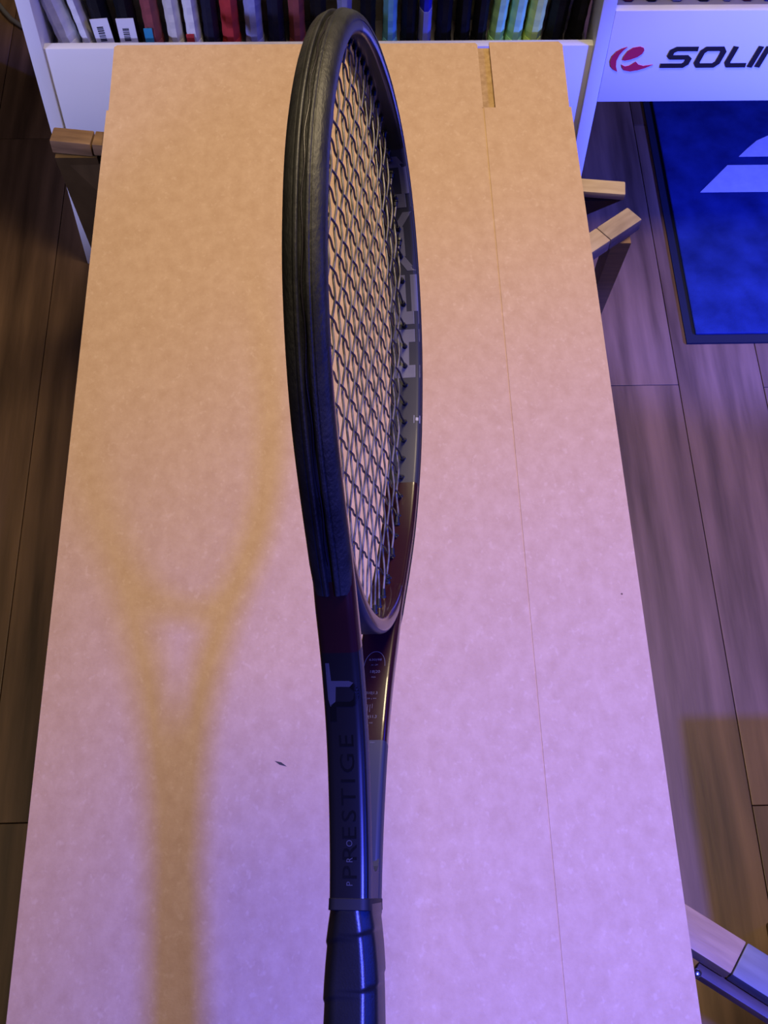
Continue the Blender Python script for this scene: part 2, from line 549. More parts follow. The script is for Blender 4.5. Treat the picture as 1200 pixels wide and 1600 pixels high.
def rack_racket(px0, px1, hue, label, lean=0.0, z0=0.3885, scale=1.0, tagk=None, frame='black', ytray=1.432):
    xc = ((px0 + px1) / 2 - 528.7) * 0.000880
    hw = (px1 - px0) / 2 * 0.00086
    r = empty('tennis_racket', (xc, ytray, z0), label, 'racket', 'rackets standing handle down in the white rack')
    r.rotation_euler = (0, lean, 0)
    b = bmesh.new()
    rings = []
    for k in range(0, 15):
        z = 0.016 + 0.162 * k / 14
        sc = 1.0 + (0.035 if k % 2 else -0.02)
        rings.append(octagon(hw * 0.97 * sc, 0.0155 * sc, z))
    loft(b, rings)
    finish('grip', b, HM[hue], r)
    b = bmesh.new()
    loft(b, [octagon(hw * 1.0, 0.017, 0.0), octagon(hw * 1.08, 0.0185, 0.003), octagon(hw * 1.08, 0.0185, 0.011), octagon(hw * 1.0, 0.016, 0.0165)])
    finish('butt_cap', b, HM[hue], r)
    fo = bpy.data.objects.new('frame', FRAME_ME)
    COL.objects.link(fo)
    fo.parent = r
    fo.material_slots[0].link = 'OBJECT'
    fo.material_slots[0].material = HM['f' + frame]
    so = bpy.data.objects.new('string_bed', STR_ME)
    COL.objects.link(so)
    so.parent = r
    so.material_slots[0].link = 'OBJECT'
    so.material_slots[0].material = M['ropes']
    if tagk == 'barcode':
        b = bmesh.new()
        box(b, -hw * 0.98, hw * 0.98, -0.0175, -0.0165, 0.006, 0.058, 0.0)
        t = finish('price_tag', b, 'tagwhite', r)
        b = bmesh.new()
        z = 0.022
        while z < 0.044:
            w = random.choice((0.0006, 0.0012, 0.0018))
            box(b, -hw * 0.45, hw * 0.25, -0.0178, -0.0175, z, z + w)
            z += w + random.choice((0.0008, 0.0014))
        finish('barcode', b, 'sign_black', t)
    elif tagk in ('teal', 'red'):
        b = bmesh.new()
        box(b, -hw * 0.95, hw * 0.1, -0.0178, -0.0165, 0.012, 0.042 if tagk == 'teal' else 0.032, 0.0)
        finish('sticker', b, 'teal' if tagk == 'teal' else HM['red'], r)
    elif tagk == 'white':
        b = bmesh.new()
        loft(b, [octagon(hw * 1.06, 0.0168, 0.012), octagon(hw * 1.06, 0.0168, 0.064)])
        finish('wrap', b, HM['lavender'], r)
    return r


RK = [
    (98, 130, 'white', 'white racket grip leaning leftmost in the rack corner', -0.17, None),
    (135, 155, 'white', 'slim white racket grip just left of the first barcode tag', -0.14, None),
    (159, 187, 'black', 'black racket grip with barcode tag, leftmost of the two tagged ones', -0.09, 'barcode'),
    (194, 222, 'black', 'black racket grip with barcode tag, right of the other tagged one', -0.03, 'barcode'),
    (232, 257, 'rose', 'dull rose racket grip with a small teal sticker at its foot', -0.02, 'teal'),
    (266, 289, 'ivory', 'ivory racket grip beside the rose one with teal sticker', -0.02, None),
    (295, 318, 'white', 'white racket grip with a small red mark at its foot', -0.02, 'red'),
    (321, 345, 'navy', 'navy racket grip between the red-marked white one and the red one', 0, None),
    (349, 376, 'red', 'bright red racket grip in the white rack', 0, None),
    (385, 412, 'lavender', 'lavender blue racket grip right of the bright red one', 0, None),
    (420, 445, 'navy', 'dark navy racket grip right of the lavender blue one', 0, None),
    (452, 477, 'rose', "rose racket grip just left of the large edge-on racket's tip", 0, None),
    (485, 510, 'black', "black racket grip partly behind the large edge-on racket's tip", 0, None),
    (526, 549, 'lavender', "lavender racket grip directly above the large edge-on racket's tip", 0, None),
    (561, 585, 'black', 'black racket grip left of the sky blue one', 0, None),
    (596, 618, 'sky', 'sky blue racket grip in the white rack', 0, None),
    (624, 648, 'black', 'black racket grip between the sky blue and royal blue ones', 0, None),
    (651, 670, 'royal', 'royal blue racket grip with pale lavender wrap at its foot', 0, 'white'),
    (678, 702, 'black', 'black racket grip next right of the royal blue one', 0, None),
    (708, 731, 'black', 'black racket grip, middle of three left of the mint green one', 0, None),
    (734, 756, 'black', 'black racket grip touching the leftmost mint green one', 0.02, None),
    (760, 783, 'mint', 'mint green racket grip, leftmost of the three bright green ones', 0.05, None),
    (787, 811, 'mint', 'mint green racket grip, middle of the three bright green ones', 0.05, None),
    (815, 841, 'lime', 'lime green racket grip, rightmost of the three bright green ones', 0.05, None),
    (847, 876, 'black', 'black racket grip right of the lime green one', 0.05, None),
    (882, 906, 'black', 'black racket grip last before the white rack post', 0.05, None)]
for a in RK:
    rack_racket(a[0], a[1], a[2], a[3], a[4], tagk=a[5], frame=a[2] if a[2] not in ('ivory',) else 'white')
RK2 = [
    (950, 978, 'maroon', 'maroon racket grip first above the sign emblem'),
    (985, 1014, 'black', 'black racket grip above the start of the sign lettering'),
    (1022, 1052, 'lavender', 'lavender racket grip above the sign lettering, left one'),
    (1062, 1094, 'navy', 'navy racket grip above the sign lettering'),
    (1102, 1124, 'lavender', 'lavender racket grip above the sign lettering, right one'),
    (1130, 1158, 'maroon', 'maroon racket grip above the sign lettering near the right edge'),
    (1164, 1186, 'royal', 'royal blue racket grip at the right edge above the sign')]
for a in RK2:
    rack_racket(a[0], a[1], a[2], a[3], 0, z0=0.4685, frame=a[2])

# ------------------------------------------------------------------ floor mat
mt_ = empty('floor_mat', (0.9, 1.6, 0.0), 'blue carpet floor mat with pale printed emblem, on the floor under the sign', 'mat')


def mpart(name, polys, z0, z1, m):
    b = bmesh.new()
    for q in polys:
        prism(b, q, lambda a, c, h: (a - 0.9, c - 1.6, h), z0, z1)
    return finish(name, b, m, mt_)


mpart('border', [[(0.534, 1.203), (1.27, 1.203), (1.27, 2.05), (0.534, 2.05)]], 0.0002, 0.004, 'mat_border')
b = bmesh.new()
box(b, 0.549 - 0.9, 1.255 - 0.9, 1.218 - 1.6, 2.035 - 1.6, 0.004, 0.0085, 0.002)
finish('carpet', b, 'mat_blue', mt_)
dome = [(0.680, 1.594), (0.697, 1.612), (0.717, 1.631), (0.741, 1.644), (0.775, 1.655), (0.81, 1.659), (0.845, 1.655), (0.879, 1.644), (0.903, 1.631), (0.923, 1.612), (0.94, 1.594)]
mpart('print', [[(0.601, 1.513), (1.019, 1.513), (0.963, 1.574), (0.657, 1.574)][::1]], 0.0085, 0.0092, 'mat_print')
mpart('print', [dome[::-1]], 0.0085, 0.0092, 'mat_print')

# ------------------------------------------------------------------ cable on the floor
bm = bmesh.new()
tube(bm, [(-0.80, 2.10, 0.006), (-0.70, 2.06, 0.006), (-0.640, 2.02, 0.006), (-0.611, 1.974, 0.006), (-0.597, 1.955, 0.006), (-0.575, 1.935, 0.006), (-0.52, 1.92, 0.006), (-0.45, 1.93, 0.006)], 0.0045, 8)
tag(finish('power_cable', bm, mat('grey_cable', (0.16, 0.16, 0.20), 0.5), None, 60), 'thin grey cable on the floor left of the white rack', 'cable')

# ------------------------------------------------------------------ wooden stand under the carton
stand = empty('folding_stand', (0, 0.7, 0), 'wooden folding stand with pale bar ends poking out under the carton', 'stand')
ZT = 0.4915


def bar(name, p, q, w, h, m, ztop=ZT, bev=0.002, parent=stand, off=(0, 0.7, 0)):
    p, q = Vector((*p, 0)), Vector((*q, 0))
    d = q - p
    L = d.length
    b = bmesh.new()
    box(b, -L / 2, L / 2, -w / 2, w / 2, -h / 2, h / 2, bev)
    o = finish(name, b, m, parent, 40)
    c = (p + q) / 2
    o.location = (c.x - off[0], c.y - off[1], ztop - h / 2)
    o.rotation_euler = (0, 0, math.atan2(d.y, d.x))
    return o


M['leg_wood'] = mat('leg_wood', (0.055, 0.032, 0.010), 0.55, 0.3, color2=(0.10, 0.060, 0.020), var=0.3, vscale=8, stretch=(6.0, 6.0, 1.0), detail=6)


def leg(p, q, w, d, m='dark_wood'):
    """leg with vertical-ish rectangular section from top p to foot q"""
    b = bmesh.new()
    rings = []
    for c in (p, q):
        c = Vector(c)
        rings.append([c + Vector((sx * w / 2, sy * d / 2 - 0.7, 0)) for sx, sy in ((-1, -1), (1, -1), (1, 1), (-1, 1))])
    loft(b, rings)
    o = finish('leg', b, m, stand)
    b = bmesh.new()
    c = Vector(q)
    box(b, c.x - w / 2 - 0.001, c.x + w / 2 + 0.001, c.y - 0.7 - d / 2 - 0.001, c.y - 0.7 + d / 2 + 0.001, 0.0, 0.012, 0.001)
    finish('rubber_foot', b, 'rubber', o)
    return o


# rear rail: dark end piece, brown middle, pale end piece
bar('rail_end', (-0.345, 1.158), (-0.296, 1.151), 0.023, 0.020, 'brown_wood')
bar('rear_rail', (-0.2945, 1.151), (0.278, 1.070), 0.023, 0.018, 'brown_wood')
bar('rail_end', (0.280, 1.068), (0.332, 1.062), 0.021, 0.010, 'oak')
# diagonal arms on the right
bar('arm_end', (0.2985, 0.9925), (0.338, 1.023), 0.024, 0.018, 'brown_wood').data.materials[0] = mat(
    'stained_oak', (0.20, 0.14, 0.09), 0.55, 0.4, color2=(0.42, 0.32, 0.22), var=0.22, vscale=9, stretch=(2.0, 8.0, 8.0))
bar('arm', (0.12, 0.855), (0.298, 0.992), 0.024, 0.018, 'oak')
M['worn_oak'] = mat('worn_oak', (0.26, 0.155, 0.06), 0.5, 0.4, color2=(0.42, 0.27, 0.115), var=0.28, vscale=7, stretch=(3.0, 22.0, 22.0), bump=0.1, bscale=40, detail=6)
bar('arm', (0.05, 0.385), (0.3208, 0.1968), 0.031, 0.022, 'worn_oak', bev=0.002)
M['grey_oak'] = mat('greyed_oak', (0.085, 0.085, 0.085), 0.5, 0.4, color2=(0.15, 0.15, 0.15), var=0.25, vscale=9, stretch=(2.0, 14.0, 14.0))
bar('arm_end', (0.3215, 0.1965), (0.43, 0.121), 0.031, 0.022, 'grey_oak', bev=0.002)
bar('lower_rail', (0.292, 0.196), (0.44, 0.094), 0.012, 0.016, 'brown_wood', ztop=0.463)
for (x, y, z) in ((0.2915, 0.1905, 0.462),):
    b = bmesh.new()
    bmesh.ops.create_uvsphere(b, u_segments=12, v_segments=8, radius=0.0042)
    bmesh.ops.scale(b, vec=(1, 1, 0.7), verts=b.verts)
    o = finish('hinge_bolt', b, 'steel', stand, 60)
    o.location = (x, y - 0.7, z)
bar('hinge_plate', (0.262, 0.2195), (0.288, 0.2015), 0.010, 0.004, 'steel', ztop=0.462, bev=0.0008)
# braces and legs
b = bmesh.new()
prism(b, [(-0.340, 0.470), (-0.20, 0.470), (-0.20, 0.36), (-0.30, 0.40)], lambda a, c, h: (a, h - 0.7, c), 1.146, 1.164)
finish('brace', b, 'leg_wood', stand)
b = bmesh.new()
prism(b, [(0.329, 0.475), (0.12, 0.475), (0.12, 0.40), (0.243, 0.42)][::-1], lambda a, c, h: (a, h - 0.7, c), 1.058, 1.072)
finish('brace', b, 'dark_wood', stand)
leg((-0.318, 1.150, 0.471), (-0.345, 1.325, 0.0), 0.050, 0.022, 'leg_wood')
leg((0.322, 1.008, 0.474), (0.392, 1.270, 0.0), 0.022, 0.030, 'brown_wood')
leg((0.20, 0.280, 0.470), (0.27, 0.16, 0.0), 0.026, 0.030, 'dark_wood')
leg((-0.22, 0.260, 0.470), (-0.25, 0.16, 0.0), 0.026, 0.030, 'dark_wood')
bar('front_rail', (-0.26, 0.262), (0.22, 0.270), 0.030, 0.020, 'brown_wood')

# ------------------------------------------------------------------ low side table just right of the carton (its shade falls on the planks)
table = empty('side_table', (0.787, 0.118, 0), 'low wooden side table on the floor right of the carton', 'table')
for k in range(5):
    b = bmesh.new()
    box(b, -0.375, 0.375, -0.0595, 0.0595, -0.012, 0.012, 0.003)
    o = finish('table_slat', b, 'oak', table, 40)
    o.location = (0.0, -0.242 + 0.121 * k, 0.418)
for sx in (-1, 1):
    b = bmesh.new()
    box(b, -0.016, 0.016, -0.25, 0.25, -0.02, 0.02, 0.002)
    o = finish('table_rail', b, 'brown_wood', table, 40)
    o.location = (sx * 0.27, 0.0, 0.3855)
    for sy in (-1, 1):
        b = bmesh.new()
        box(b, -0.015, 0.015, -0.015, 0.015, 0.0, 0.365, 0.002)
        o = finish('leg', b, 'brown_wood', table, 40)
        o.location = (sx * 0.27, sy * 0.19, 0.0005)

# ------------------------------------------------------------------ flattened carton
CT = 0.5
carton = empty('flattened_carton', (0, 0.7, 0.4915), 'large flattened tan cardboard carton lying on the wooden stand beneath the racket', 'carton')


def card(name, poly, z0, z1, side='card_edge', top='card'):
    b = bmesh.new()
    prism(b, poly, lambda a, c, h: (a, c - 0.7, h - 0.4915), z0, z1)
    bmesh.ops.recalc_face_normals(b, faces=b.faces)
    for f in b.faces:
        f.material_index = 0 if abs(f.normal.z) > 0.5 else 1
    return finish(name, b, None, carton, None, [top, side])


G = 0.0010
card('main_panel', [(-0.2805, 0.05), (0.1700 - G, 0.05), (0.1725 - G, 1.1868), (-0.2805, 1.1868)], 0.4958, CT)
card('side_panel', [(0.1700 + G, 0.05), (0.2795, 0.05), (0.2795, 1.1868), (0.1725 + G, 1.1868)], 0.4958, CT)
card('flap', [(-0.2780, 1.1868), (0.1725, 1.1868), (0.1725, 1.297), (0.1700, 1.3005), (-0.276, 1.3005), (-0.2795, 1.297)], 0.4958, CT)
card('flap', [(0.1875, 1.1868), (0.2772, 1.1868), (0.2795, 1.296), (0.2750, 1.302), (0.1875, 1.3015)], 0.4962, CT)
card('score_line', [(0.1700 - G, 0.05), (0.1700 + G, 0.05), (0.1725 + G, 1.1868), (0.1725 - G, 1.1868)], 0.4958, CT - 0.0010)
card('lower_layer', [(-0.279, 0.052), (0.278, 0.052), (0.278, 1.185), (0.272, 1.297), (-0.274, 1.297), (-0.279, 1.185)], 0.4916, 0.4944, top='card_edge')
# bottom of the score groove and a small scuff
b = bmesh.new()
prism(b, [(-0.0684, 0.3735), (-0.0640, 0.3700), (-0.0575, 0.3682), (-0.0625, 0.3722)][::-1], lambda a, c, h: (a, c - 0.7, h - 0.4915), CT + 0.00005, CT + 0.0002)
finish('scuff_mark', b, 'ink', carton)

# ------------------------------------------------------------------ the held racket
RK_W = Vector((0.1945, 0.2498, 0.9486))
RK_S = Vector((-0.0100, 0.9675, -0.2527))
RK_S = (RK_S - RK_W * RK_S.dot(RK_W) / RK_W.dot(RK_W)).normalized()
RK_W.normalize()
RK_T = RK_W.cross(RK_S)
flip = Matrix(((1, 0, 0), (0, -1, 0), (0, 0, -1)))
Rr = ROT @ flip @ Matrix((RK_W, RK_S, RK_T)).transposed()
centre = ROT @ (flip @ Vector((-0.01152, -0.02601, 0.6917))) + Vector((0, 0, CAM_H))
butt = centre + Rr @ Vector((0, 0.685 - 0.250, 0))
racket = empty('tennis_racket', (0, 0, 0), 'large black and maroon tennis racket seen edge-on in front of the cardboard carton', 'racket')
racket.matrix_world = Matrix.Translation(butt) @ Rr.to_4x4()
mm = 0.001


def RP(w, s, t):
    """racket millimetres (across, from tip towards butt, thickness) -> local metres"""
    return Vector((w * mm, (s - 685.0) * mm, t * mm))


CPT = [(0.0, 5.9), (17.8, 6.6), (34.5, 9.8), (51.1, 15.2), (68.5, 24.5), (85.9, 38.2), (100.6, 55.9), (113.8, 78.5), (124.0, 104.9), (130.2, 132.4), (131.8, 161.8), (129.0, 196.1), (119.8, 230.5), (105.8, 262.8), (86.8, 292.2), (67.3, 318.7), (51.0, 344.2), (37.2, 370.0), (26.2, 397.8), (18.9, 426.6), (14.6, 452.3), (12.9, 472.0), (12.8, 479.0)]


def spline(cp, n=6, mirror=True):
    P = [Vector((-cp[1][0], cp[1][1])) if mirror else Vector(cp[0]) * 2 - Vector(cp[1])] + [Vector(c) for c in cp] + [Vector(cp[-1]) * 2 - Vector(cp[-2])]
    out = []
    for i in range(1, len(P) - 2):
        a, b_, c, d = P[i - 1:i + 3]
        for k in range(n):
            t = k / n
            out.append(0.5 * ((2 * b_) + (c - a) * t + (2 * a - 5 * b_ + 4 * c - d) * t * t + (3 * b_ - a - 3 * c + d) * t ** 3))
    out.append(Vector(cp[-1]))
    return out


HALF = spline(CPT)                       # right half, tip -> handle : (w, s)
FULL = [Vector((-p.x, p.y)) for p in HALF[::-1][:-1]] + HALF      # left handle -> tip -> right handle


def normals(P):
    out = []
    for i in range(len(P)):
        t = (P[min(i + 1, len(P) - 1)] - P[max(i - 1, 0)]).normalized()
        out.append(Vector((t.y, -t.x)))       # outward for a path going left -> tip -> right
    return out


NF = normals(FULL)
ARC = [0.0]
for i in range(1, len(FULL)):
    ARC.append(ARC[-1] + (FULL[i] - FULL[i - 1]).length)
TIPI = len(HALF) - 1


def rsec(a_out, a_in, hb, r_out, r_in, m=5):
    o = []
    for cx, cy, a0, r in ((1, 1, 0, r_out), (-1, 1, 90, r_in), (-1, -1, 180, r_in), (1, -1, 270, r_out)):
        aa = a_out if cx > 0 else a_in
        for k in range(m):
            th = math.radians(a0 + 90 * k / (m - 1))
            o.append((cx * (aa - r) + r * math.cos(th), cy * (hb - r) + r * math.sin(th)))
    return o


SEC = rsec(6.0, 6.5, 10.0, 4.2, 2.6)
rings = []
for p, n_ in zip(FULL, NF):
    cut = max(0.0, min(1.0, (338.0 - p.y) / 12.0)) * 1.6          # the paint line steps down under the bumper
    rings.append([RP(p.x + n_.x * (a - (cut if a > 1 else 0)), p.y + n_.y * (a - (cut if a > 1 else 0)), t) for a, t in SEC])


def frame_mat(i, j):
    p = (FULL[i] + FULL[min(i + 1, len(FULL) - 1)]) / 2
    s = p.y
    inner = 4 <= j <= 15
    lim = 396.0 if (inner and p.x > 0) else 359.0
    if s < 21:
        return 2
    if not inner and (s < 325 or s > 359):
        return 2
    if s < 233:
        return 0 if p.x > 0 or inner else 2
    if s < lim:
        return 1
    return 0


bm = bmesh.new()
loft(bm, rings, True, False, frame_mat)
finish('frame', bm, None, racket, 35, ['charcoal', 'maroon', 'blackpaint'])

# throat bridge
BR = [(-103.5, 266), (-92, 285), (-74, 305), (-52, 322), (-27, 333), (0, 336.5), (27, 333), (52, 322), (74, 305), (92, 285), (103.5, 266)]
BP = spline(BR, 4, False)
NB = normals(BP)
SB = rsec(5.0, 4.0, 9.6, 3.0, 2.4)
bm = bmesh.new()
# the path runs left to right below the strings: flip so that 'out' faces the handle
loft(bm, [[RP(p.x - n_.x * a, p.y - n_.y * a, t) for a, t in SB] for p, n_ in zip(BP, NB)], True, False,
     lambda i, j: 0 if 3 < j < 16 else 1)
finish('throat_bridge', bm, None, racket, 35, ['maroon', 'charcoal'])

# bumper guard, in two ridges with a recessed string channel
_h = [(0.6, 10.2), (2.6, 10.05), (4.2, 9.2), (5.6, 7.6), (6.5, 5.6), (6.7, 4.9), (6.35, 4.6), (6.5, 4.2), (7.2, 3.6), (7.4, 2.7), (7.1, 2.0), (6.2, 1.7), (4.7, 1.5)]
BSEC = _h + [(a, -t) for a, t in _h[::-1]] + [(3.0, -7.0), (4.2, -3.0), (4.2, 3.0), (3.0, 7.0)]
bi = [i for i, p in enumerate(FULL) if p.y < 333]
bm = bmesh.new()
rr = []
for i in bi:
    p, n_ = FULL[i], NF[i]
    e = min(1.0, (333 - p.y) / 14.0)
    rr.append([RP(p.x + n_.x * (a * (0.92 + 0.08 * e)), p.y + n_.y * (a * (0.92 + 0.08 * e)), t * (0.9 + 0.1 * e)) for a, t in BSEC])
loft(bm, rr)
finish('bumper_guard', bm, 'bumper', racket, 30)

# shaft block that closes the throat
bm = bmesh.new()
notch = [(-8.2, 456.0), (-6.0, 459.5), (-3.0, 461.5), (0, 462.0), (3.0, 461.5), (6.0, 459.5), (8.2, 456.0), (8.0, 479), (-8.0, 479)]
prism(bm, notch, lambda a, c, h: RP(a, c, h), -9.7, 9.7)
finish('shaft', bm, 'charcoal', racket)

# strings: 18 mains, 20 crosses, woven
HIN = [(p, n_) for p, n_ in zip(FULL, NF)]
INNER = [Vector((p.x - n_.x * 6.3, p.y - n_.y * 6.3)) for p, n_ in HIN]
BIN = [Vector((p.x + n_.x * 4.0, p.y + n_.y * 4.0)) for p, n_ in zip(BP, NB)]


def w_at(s):
    """inner half width of the hoop at s"""
    best = None
    for i in range(TIPI, len(INNER) - 1):
        a, b_ = INNER[i], INNER[i + 1]
        if a.y <= s <= b_.y and b_.y > a.y:
            best = a.x + (b_.x - a.x) * (s - a.y) / (b_.y - a.y)
    for i in range(len(BIN) - 1):
        a, b_ = BIN[i], BIN[i + 1]
        if a.x > 0 and min(a.y, b_.y) <= s <= max(a.y, b_.y) and abs(b_.y - a.y) > 1e-6:
            wv = a.x + (b_.x - a.x) * (s - a.y) / (b_.y - a.y)
            best = min(best, wv) if best else wv
    return best


def top_at(w):
    for i in range(TIPI, len(INNER) - 1):
        a, b_ = INNER[i], INNER[i + 1]
        if a.x <= w <= b_.x and b_.x > a.x:
            return a.y + (b_.y - a.y) * (w - a.x) / (b_.x - a.x)


def bottom_at(w):
    c = []
    for i in range(len(BIN) - 1):
        a, b_ = BIN[i], BIN[i + 1]
        if a.x <= w <= b_.x and b_.x > a.x:
            c.append(a.y + (b_.y - a.y) * (w - a.x) / (b_.x - a.x))
    for i in range(TIPI, len(INNER) - 1):
        a, b_ = INNER[i], INNER[i + 1]
        if a.y > 160 and min(a.x, b_.x) <= w <= max(a.x, b_.x) and abs(b_.x - a.x) > 1e-6:
            c.append(a.y + (b_.y - a.y) * (w - a.x) / (b_.x - a.x))
    return min(c)


mains_w = []
w = 5.2
for k in range(9):
    mains_w.append(w)
    w += (10.4, 10.6, 10.9, 11.3, 11.9, 12.7, 13.6, 14.6, 15.6)[k]
mains_w = [-x for x in mains_w[::-1]] + mains_w
cross_s = []
s_ = 30.0
for k in range(20):
    cross_s.append(s_)
    s_ += 15.6 - 3.0 * math.sin(math.pi * k / 19) if k < 19 else 0
scl = (298.0 - 30.0) / (cross_s[-1] - 30.0)
cross_s = [30.0 + (x - 30.0) * scl for x in cross_s]
AMP = 0.62


def weave(pos, grid, phase):
    """height of the woven string at pos, zero outside the grid"""
    if pos < grid[0] - 12 or pos > grid[-1] + 12:
        return 0.0
    g = [grid[0] - 13] + list(grid) + [grid[-1] + 13]
    for i in range(len(g) - 1):
        if g[i] <= pos <= g[i + 1]:
            f = (pos - g[i]) / (g[i + 1] - g[i])
            a = 0 if i == 0 else (1 if (i - 1 + phase) % 2 == 0 else -1)
            b_ = 0 if i + 1 == len(g) - 1 else (1 if (i + phase) % 2 == 0 else -1)
            f = f * f * (3 - 2 * f)
            return AMP * (a + (b_ - a) * f)
    return 0.0


def grommet(c, d, nrm_len=3.2):
    """tapered nylon peg at point c (w, s) pointing inwards along d"""
    b = bmesh.new()
    c = RP(c.x, c.y, 0)
    d = Vector((d.x, d.y, 0)).normalized()
    pts = [c - d * 1.5 * mm, c, c + d * 0.5 * mm, c + d * nrm_len * mm]
    tube(b, pts, [2.1 * mm, 2.1 * mm, 1.55 * mm, 1.25 * mm], 10)
    finish('grommet', b, 'grommet', racket, 40)


for k, w in enumerate(mains_w):
    s0, s1 = top_at(abs(w)), bottom_at(abs(w))
    n = 110
    pts = []
    for i in range(n + 1):
        s = s0 + (s1 - s0) * i / n
        pts.append(RP(w, s, weave(s, cross_s, k)))
    bm = bmesh.new()
    tube(bm, [RP(w, s0 - 3, 0)] + pts + [RP(w, s1 + 3, 0)], 0.66 * mm, 6)
    finish('main_string', bm, 'main_string', racket, 80)
    grommet(Vector((w, s0)), Vector((0, 1)))
    grommet(Vector((w, s1)), Vector((0, -1)), 4.5)
for k, s in enumerate(cross_s):
    ww = w_at(s)
    n = 100
    pts = []
    for i in range(n + 1):
        x = -ww + 2 * ww * i / n
        pts.append(RP(x, s, -weave(x, mains_w, k)))
    bm = bmesh.new()
    tube(bm, [RP(-ww - 3, s, 0)] + pts + [RP(ww + 3, s, 0)], 0.64 * mm, 6)
    finish('cross_string', bm, 'cross_string', racket, 80)
    grommet(Vector((ww, s)), Vector((-1, 0)))
    grommet(Vector((-ww, s)), Vector((1, 0)))
# string runs lying in the bumper channel
bm = bmesh.new()
ci = [i for i in bi if FULL[i].y < 322]
tube(bm, [RP(FULL[i].x + NF[i].x * 5.0, FULL[i].y + NF[i].y * 5.0, 0.55 * math.sin(i * 0.9)) for i in ci], 0.5 * mm, 6)
finish('channel_string', bm, 'cross_string', racket, 80)


# printing on the frame ------------------------------------------------
def inner_pt(arc_from_tip, t, lift=0.12, side=1):
    a0 = ARC[TIPI] + side * arc_from_tip
    for i in range(len(ARC) - 1):
        if ARC[i] <= a0 <= ARC[i + 1]:
            f = (a0 - ARC[i]) / (ARC[i + 1] - ARC[i])
            p = FULL[i].lerp(FULL[i + 1], f)
            n_ = NF[i].lerp(NF[i + 1], f)
            d = 6.5
            e = abs(t) - 7.4
            if e > 0:
                d = 3.9 + math.sqrt(max(0, 2.6 ** 2 - e * e))
            d += lift
            return RP(p.x - n_.x * d, p.y - n_.y * d, t * (1 + lift / 20))


def arc_of_s(s):
    for i in range(TIPI, len(FULL) - 1):
        if FULL[i].y <= s <= FULL[i + 1].y:
            f = (s - FULL[i].y) / (FULL[i + 1].y - FULL[i].y)
            return ARC[i] + f * (ARC[i + 1] - ARC[i]) - ARC[TIPI]


def letter_strips(strips, a_lo, a_hi):
    """strips in letter space: u 0..1 along reading direction (towards the tip), bounds v0,v1 at both ends (v: -1 foot .. 1 head)"""
    b = bmesh.new()
    for u0, u1, lo0, hi0, lo1, hi1 in strips:
        n = max(2, int((u1 - u0) * 14))
        for i in range(n):
            fa, fb = i / n, (i + 1) / n
            for kv in range(6):
                def pt(f, g):
                    lo = lo0 + (lo1 - lo0) * f
                    hi = hi0 + (hi1 - hi0) * f
                    v = lo + (hi - lo) * g
                    u = u0 + (u1 - u0) * f
                    return inner_pt(a_lo + (a_hi - a_lo) * u, v * 9.6)
                q = [pt(fa, kv / 6), pt(fb, kv / 6), pt(fb, (kv + 1) / 6), pt(fa, (kv + 1) / 6)]
                b.faces.new([b.verts.new(x) for x in q])
    bmesh.ops.remove_doubles(b, verts=b.verts, dist=1e-6)
    finish('letter', b, 'letter_grey', racket)


aH, aE, aA, aD = [(arc_of_s(x), arc_of_s(y)) for x, y in ((154, 120.5), (117, 85.5), (83, 49.5), (47, 23.5))]
letter_strips([(0, .26, -1, 1, -1, 1), (.26, .74, -.28, .28, -.28, .28), (.74, 1, -1, 1, -1, 1)], *aH)
letter_strips([(0, .26, -1, 1, -1, 1), (.26, 1, -1, -.55, -1, -.55), (.26, 1, -.2, .2, -.2, .2), (.26, 1, .55, 1, .55, 1)], *aE)
letter_strips([(0, .5, -1, -.4, .45, 1), (.5, 1, .45, 1, -1, -.4), (.25, .75, -.35, .0, -.35, .0)], *aA)
letter_strips([(0, .26, -1, 1, -1, 1), (.26, .78, -1, -.5, -1, -.5), (.26, .78, .5, 1, .5, 1), (.78, 1, -1, 1, -.5, .5)], *aD)
# small square mark below the big letters
a1, a2 = arc_of_s(181), arc_of_s(186.6)
b = bmesh.new()
for (u0, u1, t0, t1) in ((0, 1, -6.4, -5.9), (0, 1, -9.9, -9.4), (0, .12, -9.9, -5.9), (.88, 1, -9.9, -5.9), (.3, .7, -8.9, -7.2)):
    q = [inner_pt(a1 + (a2 - a1) * u, t) for u, t in ((u0, t0), (u1, t0), (u1, t1), (u0, t1))]
    b.faces.new([b.verts.new(x) for x in q])
finish('square_mark', b, 'print_pale', racket)


def half_at(s):
    for i in range(TIPI, len(FULL) - 1):
        if FULL[i].y <= s <= FULL[i + 1].y and FULL[i + 1].y > 160:
            f = (s - FULL[i].y) / (FULL[i + 1].y - FULL[i].y)
            return FULL[i].lerp(FULL[i + 1], f), NF[i].lerp(NF[i + 1], f)


def outer_left(s, t, lift=0.1):
    p, n_ = half_at(s)
    d = 6.0
    e = abs(t) - 5.8
    if e > 0:
        d = 1.8 + math.sqrt(max(0, 4.2 ** 2 - e * e))
    d += lift
    return RP(-(p.x + n_.x * d), p.y + n_.y * d, t * (1 + lift / 20))


def inner_right(s, t, lift=0.12):
    p, n_ = half_at(s)
    d = 6.5 + lift
    return RP(p.x - n_.x * d, p.y - n_.y * d, t)


def subdiv_poly(bm_, poly, fn):
    t = bmesh.new()
    f = t.faces.new([t.verts.new((a, c, 0)) for a, c in poly])
    bmesh.ops.triangulate(t, faces=[f])
    for _ in range(3):
        bmesh.ops.subdivide_edges(t, edges=[e for e in t.edges if e.calc_length() > 1.2], cuts=1)
        bmesh.ops.triangulate(t, faces=t.faces[:])
    for v in t.verts:
        v.co = fn(v.co.x, v.co.y)
    merge(bm_, t)


